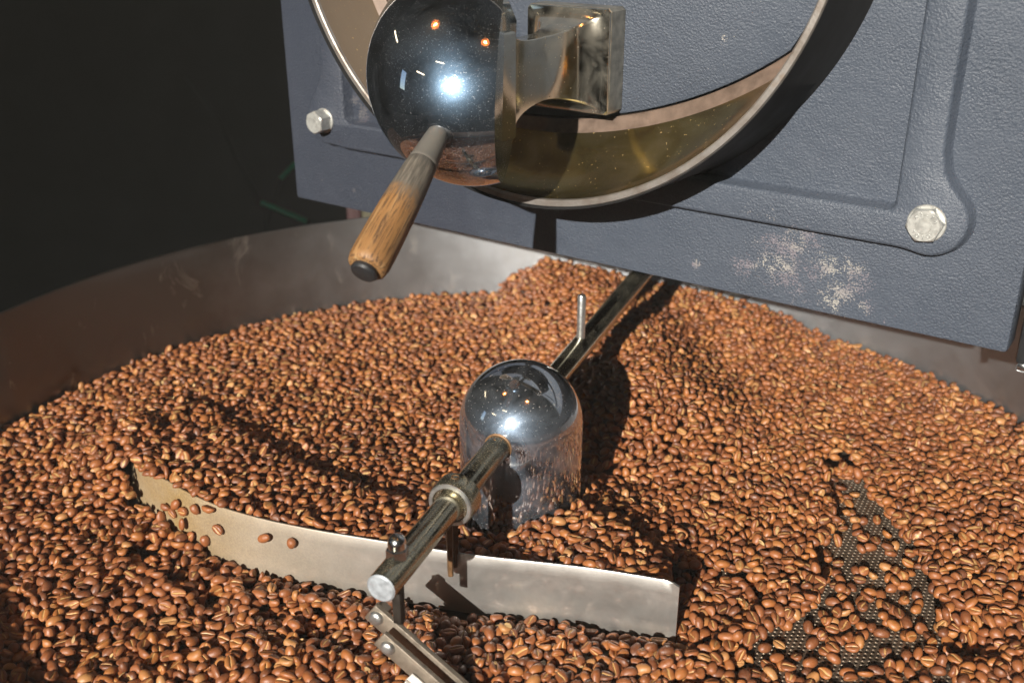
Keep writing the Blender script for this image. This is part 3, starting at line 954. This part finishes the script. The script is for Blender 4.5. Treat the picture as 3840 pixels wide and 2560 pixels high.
# heap pushed up by the paddle: high on the left, low near the hub and at the right end
endf = sstep(0.40, 0.30, np.hypot(XX + 0.05, YY - 0.0)) 
crest = np.interp(S, [0, 0.04, 0.16, 0.26, 0.34, 0.42, 0.60, 0.85, 1.0], [0.016, 0.044, 0.048, 0.038, 0.032, 0.044, 0.047, 0.050, 0.046])
wid = np.interp(S, [0, 0.2, 0.30, 0.42, 0.60, 0.85, 1.0], [0.002, 0.058, 0.030, 0.036, 0.052, 0.060, 0.050])
slope = np.interp(S, [0, 0.25, 0.4, 1.0], [0.18, 0.18, 0.15, 0.14])
heap = np.where(D > 0, crest - np.maximum(0, D - wid) * slope - 0.9 * np.clip(D - wid - 0.026, 0, 0.0065) - 0.006 * np.clip(D / np.maximum(wid, 1e-4), 0, 1), 0)
over = np.clip(1.25 - np.hypot(XX + 0.296, YY - 0.070) / 0.064, 0, 1) * 0.049                # spills round the far end
spill = np.where((D <= 0) & (S > 0.80), (0.040 - 0.75 * DA) * np.clip((S - 0.80) / 0.2, 0, 1), 0)
T = np.maximum(T, np.maximum(heap, np.maximum(over, spill)))
# chute pile against the back wall
wallh = np.interp(XX, [-0.06, -0.032, -0.008, 0.03, 0.08, 0.12, 0.19, 0.245, 0.30, 0.36], [0.0, 0.008, 0.034, 0.054, 0.046, 0.038, 0.033, 0.031, 0.016, 0.0])
mound = 0.056 * np.exp(-((XX - 0.090 - (0.25 - YY) * 0.10) / 0.090) ** 2) * sstep(-0.01, 0.14, YY)
T = np.maximum(T, np.where(YY > -0.02, mound, 0))
kw = np.exp(-((TR - RAD) / 0.075) ** 2) * (YY > 0)
T = T * (1 - kw) + np.maximum(0.0145, wallh) * kw
T = T + 0.0085 * np.exp(-((RAD - 0.042) / 0.022) ** 2) * sstep(-0.035, 0.015, XX)
front = sstep(0.0, -0.03, D) * (YY < 0.05)
T = T - 0.0035 * front * (XX > -0.26)
# paler, thinner strips where the floor shows
def inpoly(poly):
    m = np.zeros(XX.shape, bool)
    n = len(poly)
    for i in range(n):
        (xa, ya), (xb, yb) = poly[i - 1], poly[i]
        c = ((ya > YY) != (yb > YY)) & (XX < (xb - xa) * (YY - ya) / (yb - ya + 1e-12) + xa)
        m ^= c
    return m
bare = inpoly(BARE)
T = np.where(bare, 0.0, T)
T = np.where((D < 0) & (DA < 0.020) & (S < 0.70), np.minimum(T, 0.0062 + 0.10 * np.maximum(0, DA - 0.008)), T)
T = np.where((XX > 0.0915) & (XX < 0.150) & (YY > -0.132) & (YY < -0.062) & (XX - 0.0915 < 1.3 * (YY + 0.150)), np.minimum(T, 0.0085), T)
nb = np.zeros_like(T)
for px, py, pr in ((-0.195, -0.082, 0.016), (-0.150, -0.100, 0.014), (-0.122, -0.113, 0.014), (-0.222, -0.066, 0.010), (-0.175, -0.075, 0.009), (-0.100, -0.135, 0.010), (-0.253, -0.040, 0.008), (0.245, 0.075, 0.012), (0.26, -0.13, 0.02)):
    nb = np.maximum(nb, np.clip(1.25 - np.hypot(XX - px, YY - py) / pr, 0, 1))
T = T * (1 - np.clip(nb * 1.2, 0, 1)) + 0.0030 * np.clip(nb, 0, 1)
blocked = (RAD > TR - 0.0005) | (RAD < HRD + 0.0003) | ((DA < 0.0012) & (S > 0.001) & (S < 0.999))
lean_ = 0.006 * np.maximum(0, (S - 0.45) / 0.55) ** 1.3
blocked |= (D > -0.0010) & (D < 0.0024 + lean_ * np.where(S > 0.9, 0.3, 1.0)) & (S > 0.001) & (S < 0.999)
strip_ = ((DA < 0.0012) | ((D > -0.0010) & (D < 0.0024 + lean_))) & (S > 0.001) & (S < 0.999) & (RAD > HRD + 0.002)
padtop_ = 0.0478 - 0.0020 * S - 0.020 * np.maximum(0.0, (S - 0.78) / 0.22)
blocked |= (np.hypot(XX - ap(0.105).x, YY - ap(0.105).y) < 0.006)
def seg_block(p0, p1, r):
    ax_, ay_ = p1[0] - p0[0], p1[1] - p0[1]
    t = np.clip(((XX - p0[0]) * ax_ + (YY - p0[1]) * ay_) / (ax_ * ax_ + ay_ * ay_), 0, 1)
    return np.hypot(XX - p0[0] - t * ax_, YY - p0[1] - t * ay_) < r
lowcap = seg_block((-0.045, -0.170), (-0.0082, -0.1830), 0.009)
T = np.where(lowcap, np.minimum(T, 0.010), T)

DEEP = 0.0150
H = np.where(T > DEEP + 0.002, T - DEEP, 0.0)
H0 = H.copy()
H = np.where(blocked, 9.0, H)
H = np.where(strip_ & (S > 0.30), padtop_, H)           # beans may lie across the paddle's top edge where the heap is higher
blocked &= ~(strip_ & (S > 0.80))

# oriented ellipsoid stamps
def rot_of(psi, pit, yaw):
    return np.array(Matrix.Rotation(yaw, 3, 'Z') @ Matrix.Rotation(pit, 3, 'Y') @ Matrix.Rotation(psi, 3, 'X'))
STAMPS = []
for k in range(420):
    u = rng.random()
    if u < 0.44: psi = rng.gauss(0, 0.38)
    elif u < 0.74: psi = math.pi + rng.gauss(0, 0.34)
    else: psi = rng.uniform(-math.pi, math.pi)
    pit = rng.gauss(0, 0.30) if rng.random() < 0.75 else rng.gauss(0, 0.9)
    Rm = rot_of(psi, pit, rng.uniform(-math.pi, math.pi))
    sx, sy, szt = 0.0040, 0.0031, 0.0020
    off = Rm @ np.array([0, 0, 0.0009])                       # ellipsoid centre against the mesh origin
    A = Rm @ np.diag([1 / sx ** 2, 1 / sy ** 2, 1 / szt ** 2]) @ Rm.T
    r = 6
    q = (np.arange(-r, r + 1)) * CELL
    qx, qy = np.meshgrid(q, q, indexing='xy')
    aa = A[2, 2]; bb = 2 * (A[0, 2] * qx + A[1, 2] * qy); cc = A[0, 0] * qx ** 2 + 2 * A[0, 1] * qx * qy + A[1, 1] * qy ** 2 - 1
    disc = bb * bb - 4 * aa * cc
    ok = disc > 0
    sq = np.sqrt(np.maximum(disc, 0))
    lo_, hi_ = (-bb - sq) / (2 * aa), (-bb + sq) / (2 * aa)
    iy, ix = np.nonzero(ok)
    STAMPS.append((Rm, off, iy - r, ix - r, lo_[ok], hi_[ok]))
NST = len(STAMPS)
beans = []                                                    # x, y, z (mesh origin), stamp index
def drop(cx, cy, tries, zmax):
    best = None
    for _ in range(tries):
        k = int(rng.random() * NST)
        Rm, off, iy, ix, lo_, hi_ = STAMPS[k]
        jx, jy = cx + rng.randint(-1, 1), cy + rng.randint(-1, 1)
        yy, xx = iy + jy, ix + jx
        if yy.min() < 0 or xx.min() < 0 or yy.max() >= GN or xx.max() >= GN: continue
        hh = H[yy, xx]
        z = (hh - lo_).max() - 0.0004
        if z > zmax: continue
        top = z + hi_.max() * 0.4
        if best is None or top < best[0]: best = (top, k, jx, jy, z)
    if best is None: return False
    _, k, jx, jy, z = best
    Rm, off, iy, ix, lo_, hi_ = STAMPS[k]
    yy, xx = iy + jy, ix + jx
    H[yy, xx] = np.maximum(H[yy, xx], z + hi_)
    beans.append((gx[jx] - off[0], gx[jy] - off[1], z - off[2], k, jx, jy, z))
    return True
# fill up to the target surface in passes
for ps in range(9):
    defi = (T - H > 0.0030) & (~blocked)
    ids = np.flatnonzero(defi)
    if len(ids) < 200: break
    pick = NP.choice(ids, size=min(len(ids), int(len(ids) / 30) + 1), replace=False)
    for q in pick:
        cy, cx = divmod(int(q), GN)
        if T[cy, cx] - H[cy, cx] > 0.0029: drop(cx, cy, 3, T[cy, cx] + 0.0012)
# lone beans scattered over the bare floor
ids = np.flatnonzero(bare & ~blocked)
for q in NP.choice(ids, size=300, replace=False):
    cy, cx = divmod(int(q), GN); drop(cx, cy, 4, 0.0045)
ids = np.flatnonzero((nb > 0.3) & ~blocked)
for q in NP.choice(ids, size=70, replace=False):
    cy, cx = divmod(int(q), GN); drop(cx, cy, 3, 0.0045)

# which beans show, and how large, from the camera
cp = np.array(cam.location); th = 0.4109
fwd = np.array([0, math.cos(th), -math.sin(th)]); upv = np.array([0, math.sin(th), math.cos(th)])
keep, score = [], []
for i, (x, y, z, k, jx, jy, zc) in enumerate(beans):
    Rm, off, iy, ix, lo_, hi_ = STAMPS[k]
    vis = np.mean(zc + hi_ > H[iy + jy, ix + jx] - 0.0007)
    if vis <= 0.10: continue
    d = np.array([x, y, z]) - cp
    dep = d @ fwd; sx = d[0] / dep; sy = (d @ upv) / dep
    inside = abs(sx) < 0.5 and abs(sy) < 0.333
    keep.append((i, dep, inside, vis))
    score.append((vis / dep ** 2) if (inside and vis > 0.7) else 0.0)
order = np.argsort(-np.array(score))[:289]
single = set(int(o) for o in order if score[o] > 0)
groups = {}
cos_, fas_, chs_, tos_ = [], [], [], []
base = 0
nsingle = 0
for q, (i, dep, inside, vis) in enumerate(keep):
    x, y, z, k, jx, jy, zc = beans[i]
    Rm, off = STAMPS[k][0], STAMPS[k][1]
    var = (i * 7 + k) % NVAR
    sc = 0.93 + 0.16 * ((i * 37) % 101) / 100
    if q in single:
        o = bpy.data.objects.new("coffee_bean", BMESH[var])
        m = Matrix(Rm.tolist()).to_4x4() @ Matrix.Scale(sc, 4)
        m.translation = (x, y, z)
        o.matrix_world = m
        COL.objects.link(o)
        t = (math.sin(i * 12.9898) * 43758.5453) % 1.0
        o["tone"] = t
        up = Rm[2, 2]
        hue = "dark" if t < 0.3 else ("reddish" if t < 0.62 else ("mid brown" if t < 0.9 else "pale orange"))
        pose = "lying domed back up" if up > 0.55 else ("lying crease side up" if up < -0.55 else "tipped on its edge")
        bx = x + 0.055 - (y + 0.15) * -0.77                    # side of the scraper bars
        if x > 0.10: zone = "on bare perforated floor"
        elif x > -0.055 + (-0.15 - y) * 0.77: zone = "right of the scraper bars"
        elif x > -0.15: zone = "left of the scraper bars"
        else: zone = "before the curved paddle"
        tag(o, f"{hue} coffee bean {pose} {zone}", "coffee bean", f"{hue} beans {pose} {zone}")
        nsingle += 1
        continue
    co, fa, ch, ax = (HI if (inside and dep < 0.66) else LO)[var]
    cos_.append(co @ Rm.T * sc + np.array([x, y, z])); fas_.append(fa + base); chs_.append(ch)
    t = (math.sin(i * 12.9898) * 43758.5453) % 1.0
    tos_.append(np.full(len(co), t, np.float32))
    base += len(co)
# hidden core of the deep heaps
st_ = 6
hc = H0[::st_, ::st_]; ok = (hc > 0.0008) & (RAD[::st_, ::st_] < TR - 0.003) & (RAD[::st_, ::st_] > HRD - 0.004) & (DA[::st_, ::st_] > 0.0045)
ny, nx = hc.shape
cco = np.stack([XX[::st_, ::st_].ravel(), YY[::st_, ::st_].ravel(), (hc - 0.0040).ravel()], 1)
ii = np.arange(ny * nx).reshape(ny, nx)
cell = ok[:-1, :-1] & ok[1:, :-1] & ok[:-1, 1:] & ok[1:, 1:]
a_, b_, c_, d_ = ii[:-1, :-1][cell], ii[:-1, 1:][cell], ii[1:, 1:][cell], ii[1:, :-1][cell]
cf = np.concatenate([np.stack([a_, b_, c_], 1), np.stack([a_, c_, d_], 1)])
cos_.append(cco); fas_.append(cf.astype(np.int32) + base); chs_.append(np.zeros(len(cco))); tos_.append(np.zeros(len(cco), np.float32))
V = np.concatenate(cos_).astype(np.float32); F = np.concatenate(fas_).astype(np.int32)
me = bpy.data.meshes.new("coffee_beans")
me.vertices.add(len(V)); me.vertices.foreach_set("co", V.ravel())
me.loops.add(F.size); me.loops.foreach_set("vertex_index", F.ravel())
me.polygons.add(len(F)); me.polygons.foreach_set("loop_start", np.arange(0, F.size, 3, dtype=np.int32))
me.update(calc_edges=True)
me.polygons.foreach_set("use_smooth", np.ones(len(F), bool))
a = me.attributes.new("chaff", 'FLOAT', 'POINT'); a.data.foreach_set("value", np.concatenate(chs_).astype(np.float32))
a = me.attributes.new("tone", 'FLOAT', 'POINT'); a.data.foreach_set("value", np.concatenate(tos_))
heap_o = link("coffee_beans", me, M_BEAN)
tag(heap_o, "thousands of roasted brown coffee beans heaped across the cooling tray", "coffee beans", kind="stuff")
fco, ffa = [], []
fr = random.Random(5)
vis_b = [(beans[i], dep) for (i, dep, inside, vis) in keep if inside and vis > 0.5]
for _ in range(420):
    (x, y, z, k, jx, jy, zc), dep = fr.choice(vis_b)
    cxx, cyy = x + fr.uniform(-0.004, 0.004), y + fr.uniform(-0.004, 0.004)
    iy_, ix_ = int((cyy - X0) / CELL), int((cxx - X0) / CELL)
    if not (0 <= iy_ < GN and 0 <= ix_ < GN) or H[iy_, ix_] > 1: continue
    mt = Matrix.Translation((cxx, cyy, H[iy_, ix_] + 0.0004)) @ Matrix.Rotation(fr.uniform(0, 6.28), 4, 'Z') @ Matrix.Rotation(fr.gauss(0, 0.5), 4, 'X') @ Matrix.Rotation(fr.gauss(0, 0.5), 4, 'Y')
    L_, W_ = fr.uniform(0.0012, 0.0034), fr.uniform(0.0007, 0.0016)
    b0 = len(fco)
    for a in range(3):
        for c in range(3):
            u_, v_ = (a - 1) * (1 if c == 1 else 0.72), (c - 1) * (1 if a == 1 else 0.6)
            fco.append(tuple(mt @ Vector((u_ * L_, v_ * W_, 0.0006 * (1 - u_ * u_) + fr.uniform(-0.0002, 0.0002)))))
    for a in range(2):
        for c in range(2): ffa.append((b0 + a * 3 + c, b0 + a * 3 + c + 1, b0 + a * 3 + c + 4, b0 + a * 3 + c + 3))
me = bpy.data.meshes.new("chaff_flakes"); me.from_pydata(fco, [], ffa)
tag(link("chaff_flakes", me, simple("papery_chaff", (0.52, 0.34, 0.15), 0.7, 0.0, 0.3, 400)), "pale papery chaff flakes scattered among the coffee beans", "chaff", kind="stuff")
print("BEANS", len(beans), "kept", len(keep), "single", nsingle, "tris", len(F))

# ------------------------------------------------------------------ beans caught on the face of the paddle
CAUGHT = [(10.23, 0.0276, 0.9), (9.8, 0.035, 0.1), (10.38, 0.0168, 1.7), (10.01, 0.0249, 3.1), (9.6, 0.032, 3.0), (9.73, 0.0228, 0.4), (9.32, 0.039, 0.2), (8.94, 0.0447, 1.2), (9.52, 0.0156, 2.9), (9.21, 0.0171, 0.6), (8.83, 0.0305, 3.2), (7.9, 0.0354, 0.1), (7.41, 0.0352, 0.3)]
CLAB = ["highest of the two beans nearest the far paddle end", None]
for k, (ix_, z_, ps) in enumerate(CAUGHT):
    i = min(NPD - 2, int(round(ix_ * 6)))
    h = (z_ - 0.003) / (phgt(i / (NPD - 1)) - 0.003)
    p = pad_pt(i, h, 0.0)
    t_ = (PCC[i + 1] - PCC[i - 1]).normalized()
    nf = Vector((t_.y, -t_.x, 0))
    if nf.y > 0: nf = -nf
    o = bpy.data.objects.new("coffee_bean", BMESH[(k * 3) % NVAR])
    q = nf.to_track_quat('Z', 'Y').to_matrix() @ Matrix.Rotation(0.9 * k, 3, 'Z') @ Matrix.Rotation(ps, 3, 'X')
    m = q.to_4x4(); m.translation = p + nf * (0.0022 + 0.0005 * (k % 3))
    o.matrix_world = m
    COL.objects.link(o)
    o["tone"] = 0.25 + 0.5 * ((k * 37) % 10) / 10
    if k == len(CAUGHT) - 1: lab, grp = "lone coffee bean on the paddle face, nearest of them to the acorn nut", None
    elif k == len(CAUGHT) - 2: lab, grp = "coffee bean on the paddle face, second from the acorn nut", None
    elif z_ > 0.038: lab, grp = "coffee bean caught just under the top edge of the curved paddle", "beans under the paddle's top edge"
    elif z_ < 0.018: lab, grp = "coffee bean caught low down on the dusty curved paddle face", "beans low on the paddle face"
    else: lab, grp = "coffee bean in the cluster halfway up the dusty curved paddle face", "beans clustered on the paddle face"
    tag(o, lab, "coffee bean", grp)

# ------------------------------------------------------------------ dim things behind and beside the roaster
M_GREEN = simple("green_glint", (0.01, 0.42, 0.25), 0.5, 0.0, 0.1, 20)
M_CORD = simple("black_green_cord", (0.010, 0.016, 0.013), 0.6, 0.0, 0.1, 20)
def cable(pts, i0, i1, label):
    bm = bmesh.new(); add_tube(bm, pts, 0.0035, 8)
    o = tag(finish("cable", bm, M_CORD), label, "cable")
    bm = bmesh.new(); add_tube(bm, pts[i0:i1], 0.0043, 8)  # glint on the cable painted as a brighter green length
    finish("green_glint", bm, M_GREEN, o)
cable([(-0.62, 1.36, 0.10), (-0.545, 1.28, 0.030), (-0.50, 1.20, -0.02), (-0.4225, 1.036, -0.0526), (-0.385, 1.030, -0.067), (-0.3466, 1.0238, -0.0811), (-0.30, 1.02, -0.12), (-0.26, 1.05, -0.5), (-0.25, 1.06, -0.84)], 3, 6, "dark cable with a painted green glint hanging behind the far rim of the tray")
cable([(-0.43, 1.06, -0.84), (-0.42, 1.05, -0.09), (-0.39, 1.052, -0.0161), (-0.3683, 1.0607, 0.0037), (-0.33, 1.075, 0.02), (-0.25, 1.10, 0.03), (-0.15, 1.12, 0.03)], 2, 5, "dark cable with a painted green glint running behind the lower left corner of the front plate")
sack = empty("paper_bag", (-0.19, 0.86, -0.85))
tag(sack, "red, yellow and green bag in the gap under the front plate", "bag")
for nm, x0, x1, c in (("red_panel", -0.058, -0.036, (0.028, 0.003, 0.003)), ("yellow_panel", -0.036, -0.006, (0.05, 0.042, 0.012)), ("green_panel", -0.006, 0.07, (0.004, 0.024, 0.012))):
    bm = bmesh.new()
    add_box(bm, (x0, -0.03, 0.0), (x1, 0.05, 0.855), 0.004, 2)
    finish(nm, bm, simple(nm, c, 0.7, 0, 0.2, 40), sack)
bm = bmesh.new(); add_box(bm, pl(0.357, WB - 0.010, -0.012), pl(0.40, 0.36, -0.045), 0.003, 2)
sp_ = finish("side_strip", bm, M_BLACK, plate)
bm = bmesh.new(); add_box(bm, pl(0.359, WB - 0.013, -0.010), pl(0.365, WB - 0.008, -0.0115), 0.0015, 2)
finish("latch", bm, M_NUT, sp_)

M_FIL = bpy.data.materials.new("glowing_filament"); M_FIL.use_nodes = True
pb = M_FIL.node_tree.nodes["Principled BSDF"]
pb.inputs["Emission Color"].default_value = (1.0, 0.50, 0.14, 1); pb.inputs["Emission Strength"].default_value = 90
def lamp(loc, label):
    L = empty("pendant_lamp", loc); tag(L, label, "lamp")
    bm = bmesh.new(); add_tube(bm, [(0, 0, 0.16), (0, 0, 3.9 - loc[2])], 0.004, 8); finish("cord", bm, M_BLACK, L)
    bm = bmesh.new(); add_lathe(bm, [(0, 0.09), (0.020, 0.09), (0.022, 0.15), (0.008, 0.17), (0, 0.17)], None, 24); finish("socket", bm, M_BLACK, L)
    for sx in (-0.022, 0.022):
        bm = bmesh.new(); add_tube(bm, [(sx, 0, -0.045), (sx * 0.8, 0, 0.055)], 0.008, 8); finish("filament", bm, M_FIL, L)
    bm = bmesh.new(); add_lathe(bm, [(0.130, -0.02), (0.128, 0.03), (0.09, 0.09), (0.024, 0.12)], None, 40)
    finish("shade", bm, simple("amber_shade", (0.30, 0.12, 0.03), 0.5, 0.3, 0.1, 30), L)
lamp((-0.95, -0.23, 1.94), "amber pendant lamp mirrored near the top of the chrome ball")
lamp((0.37, -0.98, 2.00), "amber pendant lamp mirrored beside the latch block side of the chrome ball")

M_TUBE = bpy.data.materials.new("warm_tube_light"); M_TUBE.use_nodes = True
pb = M_TUBE.node_tree.nodes["Principled BSDF"]
pb.inputs["Emission Color"].default_value = (1.0, 0.80, 0.52, 1); pb.inputs["Emission Strength"].default_value = 5
def tube(loc, rz, ln, label):
    L = empty("tube_lamp", loc, rz); tag(L, label, "lamp", )
    bm = bmesh.new(); add_tube(bm, [(-ln / 2, 0, 0), (ln / 2, 0, 0)], 0.022, 12); finish("tube", bm, M_TUBE, L)
    bm = bmesh.new(); add_box(bm, (-ln / 2 - 0.03, -0.03, 0.025), (ln / 2 + 0.03, 0.03, 0.06)); finish("batten", bm, M_BLACK, L, smooth=False)
    for q in (-0.4, 0.4):
        bm = bmesh.new(); add_tube(bm, [(ln * q, 0, 0.06), (ln * q, 0, 3.9 - loc[2])], 0.004, 6); finish("cord", bm, M_BLACK, L)
tube((-2.67, 0.91, 1.82), R(70), 0.62, "warm tube lamp mirrored high on the far left of the chrome ball")
tube((-2.78, -1.62, 1.69), R(-60), 0.55, "warm tube lamp mirrored level with the glint on the chrome ball")
tube((-2.05, -2.42, 2.74), R(-35), 0.60, "warm tube lamp mirrored just above the glint on the chrome ball")
